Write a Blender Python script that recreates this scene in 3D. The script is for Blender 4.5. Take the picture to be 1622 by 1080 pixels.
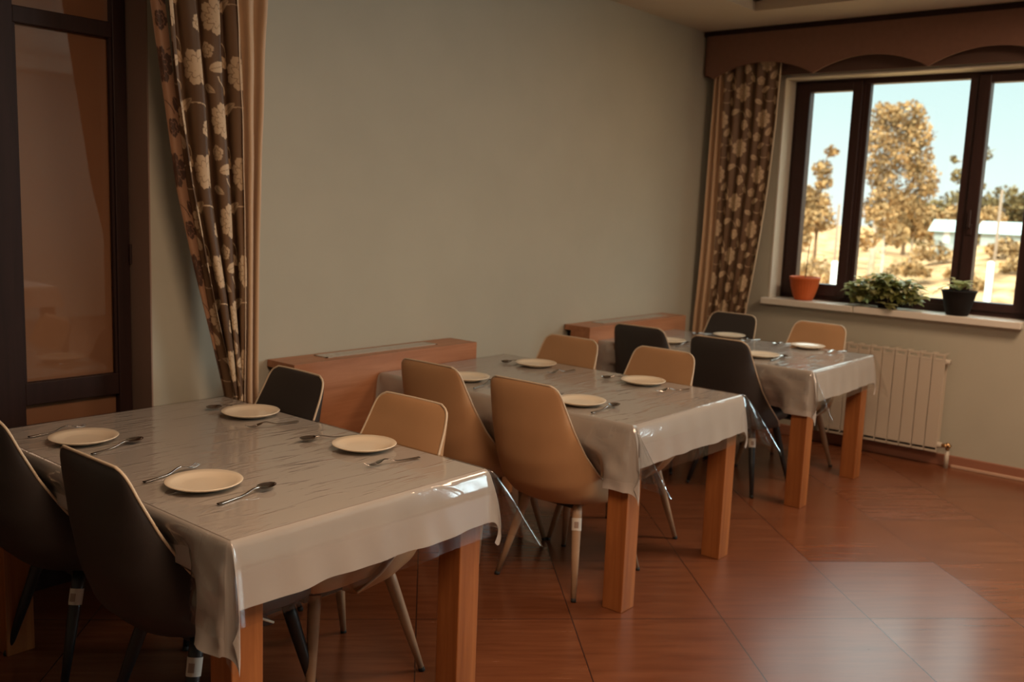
import bpy, math, random
import numpy as np
from mathutils import Vector, Matrix

# ------------------------------------------------------------ clear
for o in list(bpy.data.objects):
    bpy.data.objects.remove(o, do_unlink=True)
scene = bpy.context.scene
COL = scene.collection

# ------------------------------------------------------------ camera
F_PX, YAW, PITCH, ROLL, EYE = 1489.4, math.radians(39.684), math.radians(8.196), math.radians(-2.234), 1.576
fw = Vector((math.cos(YAW)*math.cos(PITCH), math.sin(YAW)*math.cos(PITCH), -math.sin(PITCH)))
rt = Vector((math.sin(YAW), -math.cos(YAW), 0))
dn = fw.cross(rt)
rt2 = math.cos(ROLL)*rt + math.sin(ROLL)*dn
dn2 = -math.sin(ROLL)*rt + math.cos(ROLL)*dn
cd = bpy.data.cameras.new('camera')
cam = bpy.data.objects.new('camera', cd)
COL.objects.link(cam)
m = Matrix((( rt2.x, -dn2.x, -fw.x, 0), (rt2.y, -dn2.y, -fw.y, 0), (rt2.z, -dn2.z, -fw.z, EYE), (0, 0, 0, 1)))
cam.matrix_world = m
cd.sensor_width = 36.0
cd.lens = F_PX/1622*36.0
cd.clip_start = .05
cd.clip_end = 500
cd.dof.use_dof = True
cd.dof.focus_distance = 2.75
cd.dof.aperture_fstop = 3.2
scene.camera = cam

# ------------------------------------------------------------ view
scene.view_settings.view_transform = 'Standard'
scene.view_settings.look = 'None'
scene.view_settings.gamma = 1
scene.view_settings.use_curve_mapping = False
scene.view_settings.exposure = 0.0

# ------------------------------------------------------------ world: hazy cyan sky, brighter overhead
w = bpy.data.worlds.new('sky')
scene.world = w
w.use_nodes = True
nt = w.node_tree
nt.nodes.clear()
out = nt.nodes.new('ShaderNodeOutputWorld')
bg = nt.nodes.new('ShaderNodeBackground')
tc = nt.nodes.new('ShaderNodeTexCoord')
sep = nt.nodes.new('ShaderNodeSeparateXYZ')
rp = nt.nodes.new('ShaderNodeValToRGB')
st = nt.nodes.new('ShaderNodeMapRange')
nt.links.new(tc.outputs['Generated'], sep.inputs[0])
nt.links.new(sep.outputs['Z'], rp.inputs[0])
e = rp.color_ramp.elements
e[0].position = 0.0; e[0].color = (.86, .97, .92, 1)
e[1].position = .22; e[1].color = (.50, .80, .82, 1)
e2 = rp.color_ramp.elements.new(.42); e2.color = (.72, .84, .82, 1)
nt.links.new(rp.outputs[0], bg.inputs['Color'])
nt.links.new(sep.outputs['Z'], st.inputs['Value'])
st.inputs['From Min'].default_value = .20
st.inputs['From Max'].default_value = .60
st.inputs['To Min'].default_value = 1.32
st.inputs['To Max'].default_value = 7.0
nt.links.new(st.outputs[0], bg.inputs['Strength'])
nt.links.new(bg.outputs[0], out.inputs['Surface'])

# ------------------------------------------------------------ lights
def light(name, kind, loc, rot, energy, color, size=None, size_y=None):
    d = bpy.data.lights.new(name, kind)
    d.energy = energy
    d.color = color
    if kind == 'AREA':
        d.shape = 'RECTANGLE'
        d.size = size
        d.size_y = size_y or size
    o = bpy.data.objects.new(name, d)
    o.location = loc
    o.rotation_euler = rot
    COL.objects.link(o)
    return o
R = math.radians
sun = light('sun', 'SUN', (0, 0, 20), (0, R(-50), R(20)), 4.2, (1.0, .84, .62))   # from behind the building onto the trees
sun.data.angle = R(1)
# added fill lights out of view: a cool one at the wall, warm overhead
light('cool_fill_light', 'AREA', (6.44, -1.55, 1.76), (0, R(90), 0), 175, (.70, .93, 1.0), 1.5, 2.2)
light('warm_fill_light', 'AREA', (1.45, .5, 2.80), (0, 0, 0), 66, (1.0, .68, .45), 1.2, 1.2)
light('warm_fill_light', 'AREA', (4.9, .3, 2.80), (0, 0, 0), 58, (1.0, .68, .45), .8, .8)

# ------------------------------------------------------------ mesh helpers
def tag(o, label=None, cat=None, group=None, kind=None):
    if label: o['label'] = label
    if cat: o['category'] = cat
    if group: o['group'] = group
    if kind: o['kind'] = kind
    return o

def obj(name, verts, faces, mat, parent=None, smooth=False, loc=None, uvs=None):
    me = bpy.data.meshes.new(name)
    me.from_pydata([tuple(v) for v in verts], [], [tuple(f) for f in faces])
    me.update()
    me.materials.append(mat)
    if smooth:
        me.polygons.foreach_set('use_smooth', [True]*len(me.polygons))
    if uvs is not None:
        uv = me.uv_layers.new(name='UVMap')
        li = np.zeros(len(me.loops), dtype=np.int32)
        me.loops.foreach_get('vertex_index', li)
        uv.data.foreach_set('uv', np.asarray(uvs, dtype=np.float32)[li].ravel())
    o = bpy.data.objects.new(name, me)
    COL.objects.link(o)
    if parent: o.parent = parent
    if loc: o.location = loc
    return o

def empty(name, loc, rz=0):
    o = bpy.data.objects.new(name, None)
    o.empty_display_size = .1
    o.location = loc
    o.rotation_euler = (0, 0, rz)
    COL.objects.link(o)
    return o

class MB:
    def __init__(s): s.v = []; s.f = []
    def add(s, v, f):
        n = len(s.v); s.v += [tuple(p) for p in v]; s.f += [tuple(i+n for i in q) for q in f]; return s
    def box(s, a, b, bev=0):
        x0, y0, z0 = a; x1, y1, z1 = b
        if x0 > x1: x0, x1 = x1, x0
        if y0 > y1: y0, y1 = y1, y0
        if z0 > z1: z0, z1 = z1, z0
        if not bev:
            v = [(x0,y0,z0),(x1,y0,z0),(x1,y1,z0),(x0,y1,z0),(x0,y0,z1),(x1,y0,z1),(x1,y1,z1),(x0,y1,z1)]
            f = [(0,3,2,1),(4,5,6,7),(0,1,5,4),(1,2,6,5),(2,3,7,6),(3,0,4,7)]
            return s.add(v, f)
        b_ = min(bev, (x1-x0)/2.01, (y1-y0)/2.01, (z1-z0)/2.01)
        import bmesh
        bm = bmesh.new()
        bmesh.ops.create_cube(bm, size=1)
        for q in bm.verts:
            q.co = Vector(((x0+x1)/2+q.co.x*(x1-x0), (y0+y1)/2+q.co.y*(y1-y0), (z0+z1)/2+q.co.z*(z1-z0)))
        bmesh.ops.bevel(bm, geom=bm.edges[:], offset=b_, segments=2, affect='EDGES', profile=.5)
        bm.verts.index_update()
        s.add([tuple(q.co) for q in bm.verts], [[q.index for q in f.verts] for f in bm.faces])
        bm.free()
        return s
    def tube(s, pts, rad, seg=10, caps=True):
        pts = [Vector(p) for p in pts]
        n = len(pts)
        if not hasattr(rad, '__len__'): rad = [rad]*n
        v = []; f = []
        t0 = (pts[1]-pts[0]).normalized()
        up = Vector((0, 0, 1)) if abs(t0.z) < .9 else Vector((1, 0, 0))
        nrm = t0.cross(up).normalized()
        for i, p in enumerate(pts):
            t = (pts[min(i+1, n-1)]-pts[max(i-1, 0)])
            t = t.normalized() if t.length > 1e-9 else t0
            nrm = (nrm - t*nrm.dot(t)).normalized()
            bn = t.cross(nrm)
            for k in range(seg):
                a = 2*math.pi*k/seg
                v.append(p + (nrm*math.cos(a)+bn*math.sin(a))*rad[i])
        for i in range(n-1):
            for k in range(seg):
                k2 = (k+1) % seg
                f.append((i*seg+k, i*seg+k2, (i+1)*seg+k2, (i+1)*seg+k))
        if caps:
            f.append(tuple(range(seg-1, -1, -1)))
            f.append(tuple((n-1)*seg+k for k in range(seg)))
        return s.add(v, f)
    def lathe(s, prof, c=(0, 0, 0), seg=40, cap0=True, cap1=True, rfun=None):
        v = []; f = []
        for r, z in prof:
            for k in range(seg):
                a = 2*math.pi*k/seg
                rr = r*(rfun(a, z) if rfun else 1)
                v.append((c[0]+rr*math.cos(a), c[1]+rr*math.sin(a), c[2]+z))
        n = len(prof)
        for i in range(n-1):
            for k in range(seg):
                k2 = (k+1) % seg
                f.append((i*seg+k, i*seg+k2, (i+1)*seg+k2, (i+1)*seg+k))
        if cap0: f.append(tuple(range(seg-1, -1, -1)))
        if cap1: f.append(tuple((n-1)*seg+k for k in range(seg)))
        return s.add(v, f)
    def superell(s, c, h, e1=.3, e2=.3, nu=32, nv=16, fn=None):
        v = []; f = []
        def cp(a, e): return math.copysign(abs(math.cos(a))**e, math.cos(a))
        def sp(a, e): return math.copysign(abs(math.sin(a))**e, math.sin(a))
        for j in range(nv+1):
            b = -math.pi/2+math.pi*j/nv
            for i in range(nu):
                a = 2*math.pi*i/nu
                p = [c[0]+h[0]*cp(b, e1)*cp(a, e2), c[1]+h[1]*cp(b, e1)*sp(a, e2), c[2]+h[2]*sp(b, e1)]
                if fn: p = fn(p)
                v.append(p)
        for j in range(nv):
            for i in range(nu):
                i2 = (i+1) % nu
                f.append((j*nu+i, j*nu+i2, (j+1)*nu+i2, (j+1)*nu+i))
        return s.add(v, f)
    def grid(s, P):
        nr = len(P); nc = len(P[0])
        v = [p for r in P for p in r]
        f = [(i*nc+j, i*nc+j+1, (i+1)*nc+j+1, (i+1)*nc+j) for i in range(nr-1) for j in range(nc-1)]
        return s.add(v, f)
    def build(s, name, mat, parent=None, smooth=False, loc=None, weld=False, autosmooth=None, flip_up=False):
        o = obj(name, s.v, s.f, mat, parent, smooth, loc)
        if weld:
            import bmesh
            bm = bmesh.new(); bm.from_mesh(o.data)
            bmesh.ops.remove_doubles(bm, verts=bm.verts, dist=1e-5)
            bmesh.ops.recalc_face_normals(bm, faces=bm.faces)
            if flip_up:
                bm.normal_update()
                top = max(bm.faces, key=lambda q: q.calc_center_median().z)
                if top.normal.z < 0: bmesh.ops.reverse_faces(bm, faces=bm.faces)
            bm.to_mesh(o.data); bm.free()
        if autosmooth:
            import bmesh
            bm = bmesh.new(); bm.from_mesh(o.data)
            for ed in bm.edges:
                if len(ed.link_faces) == 2 and ed.calc_face_angle(0) > autosmooth: ed.smooth = False
            for fc in bm.faces: fc.smooth = True
            bm.to_mesh(o.data); bm.free()
        return o

def copy_tree(o, parent=None):
    c = o.copy(); COL.objects.link(c)
    if parent: c.parent = parent
    for ch in list(o.children): copy_tree(ch, c)
    return c

# ------------------------------------------------------------ materials
def mat(name):
    m = bpy.data.materials.new(name); m.use_nodes = True
    n = m.node_tree; b = n.nodes['Principled BSDF']
    return m, n, b
def simple(name, col, rough=.5, metal=0, spec=.5, noise=0, nscale=20, bump=0, bscale=200, sheen=0, coords='Object', coat=0):
    m, n, b = mat(name)
    b.inputs['Base Color'].default_value = (*col, 1)
    b.inputs['Roughness'].default_value = rough
    b.inputs['Metallic'].default_value = metal
    b.inputs['Specular IOR Level'].default_value = spec
    b.inputs['Coat Weight'].default_value = coat
    if sheen: b.inputs['Sheen Weight'].default_value = sheen
    tc = n.nodes.new('ShaderNodeTexCoord')
    if noise:
        t = n.nodes.new('ShaderNodeTexNoise'); t.inputs['Scale'].default_value = nscale; t.inputs['Detail'].default_value = 4
        n.links.new(tc.outputs[coords], t.inputs['Vector'])
        r = n.nodes.new('ShaderNodeValToRGB')
        r.color_ramp.elements[0].position = .3; r.color_ramp.elements[1].position = .7
        r.color_ramp.elements[0].color = tuple(c*(1-noise) for c in col)+(1,)
        r.color_ramp.elements[1].color = tuple(min(1, c*(1+noise)) for c in col)+(1,)
        n.links.new(t.outputs['Fac'], r.inputs[0]); n.links.new(r.outputs[0], b.inputs['Base Color'])
    if bump:
        t = n.nodes.new('ShaderNodeTexNoise'); t.inputs['Scale'].default_value = bscale; t.inputs['Detail'].default_value = 3
        n.links.new(tc.outputs[coords], t.inputs['Vector'])
        bp = n.nodes.new('ShaderNodeBump'); bp.inputs['Strength'].default_value = bump; bp.inputs['Distance'].default_value = .01
        n.links.new(t.outputs['Fac'], bp.inputs['Height']); n.links.new(bp.outputs[0], b.inputs['Normal'])
    return m
def wood(name, c1, c2, scale=(1, 1, 12), rough=.4, spec=.4):
    m, n, b = mat(name)
    tc = n.nodes.new('ShaderNodeTexCoord'); mp = n.nodes.new('ShaderNodeMapping')
    mp.inputs['Scale'].default_value = scale
    n.links.new(tc.outputs['Object'], mp.inputs[0])
    t = n.nodes.new('ShaderNodeTexNoise'); t.inputs['Scale'].default_value = 1.0; t.inputs['Detail'].default_value = 8; t.inputs['Roughness'].default_value = .65; t.inputs['Distortion'].default_value = .5
    n.links.new(mp.outputs[0], t.inputs['Vector'])
    r = n.nodes.new('ShaderNodeValToRGB')
    r.color_ramp.elements[0].position = .32; r.color_ramp.elements[1].position = .68
    r.color_ramp.elements[0].color = (*c1, 1); r.color_ramp.elements[1].color = (*c2, 1)
    n.links.new(t.outputs['Fac'], r.inputs[0]); n.links.new(r.outputs[0], b.inputs['Base Color'])
    b.inputs['Roughness'].default_value = rough; b.inputs['Specular IOR Level'].default_value = spec
    return m
def add_math(n, op, a, b_=None, c=None):
    x = n.nodes.new('ShaderNodeMath'); x.operation = op
    for i, q in enumerate((a, b_, c)):
        if q is None: continue
        if isinstance(q, (int, float)): x.inputs[i].default_value = q
        else: n.links.new(q, x.inputs[i])
    return x.outputs[0]

def leafy(name, col, *a, **k):
    m = simple(name, col, *a, **k); n = m.node_tree
    o = n.nodes['Material Output']; b = n.nodes['Principled BSDF']
    tr = n.nodes.new('ShaderNodeBsdfTranslucent'); tr.inputs[0].default_value = (*[min(1, c*1.5) for c in col], 1)
    mx = n.nodes.new('ShaderNodeMixShader'); mx.inputs[0].default_value = .4
    n.links.new(b.outputs[0], mx.inputs[1]); n.links.new(tr.outputs[0], mx.inputs[2]); n.links.new(mx.outputs[0], o.inputs['Surface'])
    return m
M = {}
M['wall'] = simple('painted_wall', (.46, .43, .345), .75, spec=.25, noise=.03, nscale=3, bump=.05, bscale=300)
M['ceiling'] = simple('ceiling_paint', (.52, .44, .34), .85, spec=.2)
M['reveal'] = simple('white_reveal_paint', (.66, .60, .50), .6, spec=.3)
M['reveal_brown'] = simple('brown_shaded_reveal', (.30, .20, .155), .6, spec=.3)  # brown tone also carries the lack of window light on the reveal
M['sill'] = simple('window_sill_laminate', (.72, .66, .57), .35, spec=.4)
M['darkwood'] = wood('dark_stained_frame', (.022, .010, .008), (.034, .015, .012), (30, 30, 2), .5, .2)
M['darkframe'] = wood('dark_window_frame', (.030, .014, .012), (.045, .020, .017), (30, 30, 2), .45, .25)
M['oak'] = wood('warm_oak', (.23, .070, .019), (.40, .142, .042), (22, 22, 1.6), .42, .3)
M['cover_h'] = wood('cherry_veneer', (.34, .135, .06), (.47, .21, .105), (1.6, 20, 20), .4)
M['grate'] = simple('metal_grate', (.48, .42, .34), .5, metal=.2)
M['black'] = simple('slot_shade_black', (.01, .009, .008), .9)
M['legwood'] = simple('beech_effect_leg', (.40, .25, .15), .45, noise=.06, nscale=30)
M['legdark'] = simple('black_painted_leg', (.018, .018, .019), .4)
M['cap'] = simple('rubber_cap', (.02, .018, .016), .7)
M['tan'] = simple('tan_leatherette', (.46, .255, .125), .48, spec=.4, bump=.06, bscale=500, noise=.03, nscale=8)
M['grey'] = simple('charcoal_leatherette', (.037, .031, .029), .5, spec=.4, bump=.06, bscale=500)
M['piping'] = simple('cream_piping', (.62, .49, .35), .5)
M['china'] = simple('glazed_white_china', (.78, .66, .50), .16, spec=.5)
M['steel'] = simple('stainless_steel', (.40, .36, .33), .18, metal=1)
M['label_white'] = simple('paper_sticker', (.66, .60, .52), .6)
M['label_print'] = simple('sticker_print', (.34, .24, .19), .6)
M['cloth'] = simple('grey_white_cotton', (.47, .415, .37), .85, spec=.15, sheen=.15, bump=.08, bscale=700)
M['beige'] = simple('beige_satin', (.58, .385, .235), .5, spec=.4, sheen=.2)
M['valance'] = simple('brown_valance_fabric', (.225, .118, .082), .8, spec=.2, noise=.04, nscale=30)
M['valance_in'] = simple('brown_valance_lining', (.125, .075, .058), .9, spec=.1)
M['terracotta'] = simple('orange_plastic_pot', (.56, .115, .028), .55, spec=.25)
M['potblack'] = simple('black_plastic_pot', (.014, .011, .010), .7, spec=.15)
M['soil'] = simple('potting_soil', (.03, .02, .014), 1)
M['leaf'] = leafy('glossy_green_leaf', (.24, .25, .08), .4, noise=.4, nscale=18)
M['leafpale'] = leafy('pale_green_leaf', (.42, .42, .20), .45, noise=.25, nscale=18)
M['twig'] = simple('brown_twig', (.12, .075, .03), .8)
M['radiator'] = simple('white_radiator_enamel', (.56, .475, .375), .4)
M['brass'] = simple('brass_valve', (.45, .27, .13), .3, metal=1)
M['baseboard'] = simple('baseboard_brown', (.32, .135, .08), .4)
M['baseboard_lip'] = simple('baseboard_light_lip', (.55, .36, .25), .4)
M['lamp'] = simple('added_lamp_housing', (.7, .66, .6), .4)
m, n, b = mat('added_lamp_glow'); b.inputs['Emission Color'].default_value = (1, .7, .45, 1); b.inputs['Emission Strength'].default_value = 2; M['glow'] = m

# glass: clear pane, mirror reflection by fresnel
def film(name, ior, rough, tint, bump=None, extra=0.0):
    m = bpy.data.materials.new(name); m.use_nodes = True
    n = m.node_tree; n.nodes.clear()
    o = n.nodes.new('ShaderNodeOutputMaterial'); mx = n.nodes.new('ShaderNodeMixShader')
    tr = n.nodes.new('ShaderNodeBsdfTransparent'); tr.inputs[0].default_value = (*tint, 1)
    gl = n.nodes.new('ShaderNodeBsdfGlossy'); gl.inputs['Roughness'].default_value = rough
    fr = n.nodes.new('ShaderNodeLayerWeight'); fr.inputs['Blend'].default_value = .5
    f0 = ((ior-1)/(ior+1))**2*1.9+extra          # both faces of the sheet reflect
    fac = add_math(n, 'MULTIPLY_ADD', add_math(n, 'POWER', fr.outputs['Facing'], 4.5), 1-f0, f0)
    n.links.new(fac, mx.inputs[0]); n.links.new(tr.outputs[0], mx.inputs[1]); n.links.new(gl.outputs[0], mx.inputs[2])
    n.links.new(mx.outputs[0], o.inputs['Surface'])
    if bump:
        bp = bump(n)
        n.links.new(bp, gl.inputs['Normal']); n.links.new(bp, fr.inputs['Normal'])
    return m
M['glass'] = film('window_glass', 1.45, .0, (.97, .98, .97))
def wrinkle(n):
    tc = n.nodes.new('ShaderNodeTexCoord'); mp = n.nodes.new('ShaderNodeMapping')
    mp.inputs['Rotation'].default_value = (0, 0, R(-14)); mp.inputs['Scale'].default_value = (3.0, 17, 3.0)
    n.links.new(tc.outputs['Object'], mp.inputs[0])
    t = n.nodes.new('ShaderNodeTexNoise'); t.inputs['Scale'].default_value = 1.7; t.inputs['Detail'].default_value = 2.5; t.inputs['Distortion'].default_value = 1.0
    n.links.new(mp.outputs[0], t.inputs['Vector'])
    r = n.nodes.new('ShaderNodeValToRGB'); r.color_ramp.elements[0].position = .50; r.color_ramp.elements[1].position = .80
    r.color_ramp.interpolation = 'EASE'
    n.links.new(t.outputs['Fac'], r.inputs[0])
    t2 = n.nodes.new('ShaderNodeTexNoise'); t2.inputs['Scale'].default_value = 5; t2.inputs['Detail'].default_value = 1
    n.links.new(tc.outputs['Object'], t2.inputs['Vector'])
    h = add_math(n, 'MULTIPLY_ADD', t2.outputs['Fac'], .6, r.outputs[0])
    b1 = n.nodes.new('ShaderNodeBump')
    ge = n.nodes.new('ShaderNodeNewGeometry'); sz = n.nodes.new('ShaderNodeSeparateXYZ'); n.links.new(ge.outputs['True Normal'], sz.inputs[0])
    h = add_math(n, 'MULTIPLY', h, add_math(n, 'MULTIPLY_ADD', add_math(n, 'ABSOLUTE', sz.outputs[2]), .85, .15))
    b1.inputs['Strength'].default_value = .34; b1.inputs['Distance'].default_value = .006
    n.links.new(h, b1.inputs['Height'])
    return b1.outputs[0]
M['film'] = film('clear_vinyl_film', 1.52, .09, (.95, .95, .94), wrinkle, .03)

# brown backed glass of the partition
m, n, b = mat('brown_backed_glass')
b.inputs['Base Color'].default_value = (.215, .100, .052, 1); b.inputs['Roughness'].default_value = .6
b.inputs['Coat Weight'].default_value = 1; b.inputs['Coat Roughness'].default_value = .02; b.inputs['Coat IOR'].default_value = 1.8
b.inputs['Specular IOR Level'].default_value = 0
M['brownglass'] = m

# floor: 0.6 m wood-look tiles laid on the diagonal
m, n, b = mat('diagonal_wood_tile')
tc = n.nodes.new('ShaderNodeTexCoord'); sp = n.nodes.new('ShaderNodeSeparateXYZ')
n.links.new(tc.outputs['Object'], sp.inputs[0])
s2 = 1/math.sqrt(2)
uu = add_math(n, 'MULTIPLY', add_math(n, 'ADD', sp.outputs[0], sp.outputs[1]), s2)
vv = add_math(n, 'MULTIPLY', add_math(n, 'SUBTRACT', sp.outputs[0], sp.outputs[1]), s2)
T_ = .6
ud = add_math(n, 'DIVIDE', add_math(n, 'SUBTRACT', uu, 4.83*s2-6.0), T_)
vd = add_math(n, 'DIVIDE', add_math(n, 'SUBTRACT', vv, 2.535*s2-6.0), T_)
fu = add_math(n, 'FRACT', ud); fv = add_math(n, 'FRACT', vd)
du = add_math(n, 'ABSOLUTE', add_math(n, 'SUBTRACT', fu, .5)); dv = add_math(n, 'ABSOLUTE', add_math(n, 'SUBTRACT', fv, .5))
g = add_math(n, 'GREATER_THAN', add_math(n, 'MAXIMUM', du, dv), .5-.0038)
cid = n.nodes.new('ShaderNodeCombineXYZ'); n.links.new(add_math(n, 'FLOOR', ud), cid.inputs[0]); n.links.new(add_math(n, 'FLOOR', vd), cid.inputs[1])
wn = n.nodes.new('ShaderNodeTexWhiteNoise'); n.links.new(cid.outputs[0], wn.inputs[0])
cv = n.nodes.new('ShaderNodeCombineXYZ')
n.links.new(add_math(n, 'MULTIPLY_ADD', uu, 26.0, add_math(n, 'MULTIPLY', wn.outputs[0], 40.0)), cv.inputs[0])
n.links.new(add_math(n, 'MULTIPLY', vv, 2.6), cv.inputs[1])
ns = n.nodes.new('ShaderNodeTexNoise'); ns.inputs['Scale'].default_value = 1; ns.inputs['Detail'].default_value = 7; ns.inputs['Distortion'].default_value = .35
ns.inputs['Roughness'].default_value = .6
n.links.new(cv.outputs[0], ns.inputs['Vector'])
cr = n.nodes.new('ShaderNodeValToRGB')
cr.color_ramp.elements[0].position = .28; cr.color_ramp.elements[0].color = (.125, .038, .015, 1)
cr.color_ramp.elements[1].position = .70; cr.color_ramp.elements[1].color = (.200, .068, .028, 1)
n.links.new(ns.outputs['Fac'], cr.inputs[0])
mx = n.nodes.new('ShaderNodeMixRGB'); n.links.new(g, mx.inputs[0]); n.links.new(cr.outputs[0], mx.inputs[1]); mx.inputs[2].default_value = (.035, .014, .010, 1)
n.links.new(mx.outputs[0], b.inputs['Base Color'])
n.links.new(add_math(n, 'MULTIPLY_ADD', ns.outputs['Fac'], .03, add_math(n, 'MULTIPLY_ADD', wn.outputs[0], .10, .19)), b.inputs['Roughness'])
b.inputs['Specular IOR Level'].default_value = .8
bp = n.nodes.new('ShaderNodeBump'); bp.inputs['Strength'].default_value = .18; bp.inputs['Distance'].default_value = .003
n.links.new(add_math(n, 'SUBTRACT', add_math(n, 'MULTIPLY', ns.outputs['Fac'], .02), g), bp.inputs['Height']); n.links.new(bp.outputs[0], b.inputs['Normal'])
M['floor'] = m

# ------------------------------------------------------------ room shell
X0, X1, Y0, Y1, H = -3.2, 6.452, -4.2, 3.506, 2.87
WY0, WY1, WZ0, WZ1 = 1.24, 2.943, .985, 2.545
def struct(o):
    o['kind'] = 'structure'; return o
struct(MB().box((X0-.2, Y0-.2, -.12), (X1+.4, Y1+.5, 0)).build('floor', M['floor']))
struct(MB().box((X0-.2, Y0-.2, 3.02), (X1+.4, Y1+.5, 3.2)).build('ceiling', M['ceiling']))
cb = MB()
TX, TY = 5.78, 2.88     # raised tray of the ceiling ends here
cb.box((TX, Y0, H), (X1+.3, Y1+.3, 3.02)); cb.box((X0, TY, H), (TX, Y1+.3, 3.02)); cb.box((X0, Y0, H), (X0+.6, TY, 3.02)); cb.box((X0+.6, Y0, H), (TX, Y0+.6, 3.02))
struct(cb.build('trim_1', M['ceiling']))
cr_ = MB()              # small moulding along the tray
cr_.box((TX-.05, Y0+.6, H+.06), (TX, TY, H+.15)); cr_.box((X0+.6, TY-.05, H+.06), (TX, TY, H+.15))
struct(cr_.build('trim_2', M['ceiling']))
# window wall with its opening
wr = MB()
def wall_x(mb, y0, y1, z0, z1, t=.32): mb.box((X1, y0, z0), (X1+t, y1, z1))
wall_x(wr, WY1, Y1+.5, 0, 3.1); wall_x(wr, WY0, WY1, 0, WZ0); wall_x(wr, WY0, WY1, WZ1, 3.1); wall_x(wr, Y0-.2, WY0, 0, 3.1)
struct(wr.build('wall_right', M['wall']))
# window reveal lining
rv = MB()
rv.box((X1-.004, WY1-.012, WZ0), (X1+.18, WY1, WZ1)); rv.box((X1-.004, WY0, WZ0), (X1+.18, WY0+.012, WZ1)); rv.box((X1-.004, WY0, WZ1-.012), (X1+.18, WY1, WZ1+.0))
struct(rv.build('trim_3', M['reveal']))
# long wall at the back, pier edge at x=1.95
PX = 1.95; YD = 3.69
struct(MB().box((PX+.006, Y1, 0), (X1+.0, Y1+.4, 3.1)).build('wall_back', M['wall']))
struct(MB().box((PX, Y1-.001, 0), (PX+.006, YD+.1, 3.1)).build('trim_4', M['reveal_brown']))
struct(MB().box((X0-.2, Y0-.2, 0), (X0, Y1+.5, 3.1)).build('wall_left', M['wall']))
struct(MB().box((X0, Y0-.2, 0), (X1, Y0, 3.1)).build('wall_front', M['wall']))
struct(MB().box((X0, YD+.05, 0), (PX, YD+.3, 3.1)).build('wall_behind_partition', M['reveal_brown']))
# baseboards
bb = MB(); bb.box((X1-.018, Y0, .0), (X1, Y1, .075), .004)
struct(bb.build('baseboard_right', M['baseboard']))
bb = MB(); bb.box((X1-.03, Y0, 0), (X1, 1.585, .018), .003)
struct(bb.build('baseboard_right_lip', M['baseboard_lip']))
bb = MB(); bb.box((PX, Y1-.018, 0), (X1-.03, Y1, .075), .004)
struct(bb.build('baseboard_back', M['baseboard']))

# ------------------------------------------------------------ glazed partition on the left (door_1)
def partition():
    t = struct(empty('door_1', (0, YD, 0)))
    fr = MB()
    y0, y1 = -.035, .04
    # outer posts and rails ; panes are 0.36 wide
    fr.box((1.893, y0, 0), (1.948, y1, 2.86), .004)
    fr.box((1.375, y0, 0), (1.522, y1, 2.86), .004)
    fr.box((.86, y0, 0), (1.0, y1, 2.86), .004)
    fr.box((.2, y0, 0), (.34, y1, 2.86), .004)
    for za, zb in ((0, .14), (.747, .834), (2.162, 2.222), (2.80, 2.86)):
        for xa, xb in ((1.522, 1.893), (1.0, 1.375), (.34, .86)):
            fr.box((xa, y0+.004, za), (xb, y1, zb), .003)
    fr.build('door_frame', M['darkwood'], t)
    bd = MB()
    for xa, xb in ((1.522, 1.893),):
        bd.box((xb-.010, y0+.010, .834), (xb, y0+.026, 2.162)); bd.box((xa, y0+.010, .834), (xa+.010, y0+.026, 2.162))
    bd.build('glazing_bead', M['darkwood'], t)
    for xa, xb in ((1.522, 1.893), (1.0, 1.375), (.34, .86)):
        for za, zb in ((.14, .747), (.834, 2.162), (2.222, 2.80)):
            MB().box((xa, .0, za), (xb, .012, zb)).build('pane', M['brownglass'], t)
    hg = MB(); hg.tube([(1.951-.004, -.042, 1.28), (1.951-.004, -.042, 1.36)], .007, 8)
    hg.build('hinge', M['darkwood'], t)
    return t
partition()
struct(MB().box((X0, Y1-.02, 0), (.2, YD+.05, 3.1)).build('wall_back_left', M['wall']))

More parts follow.
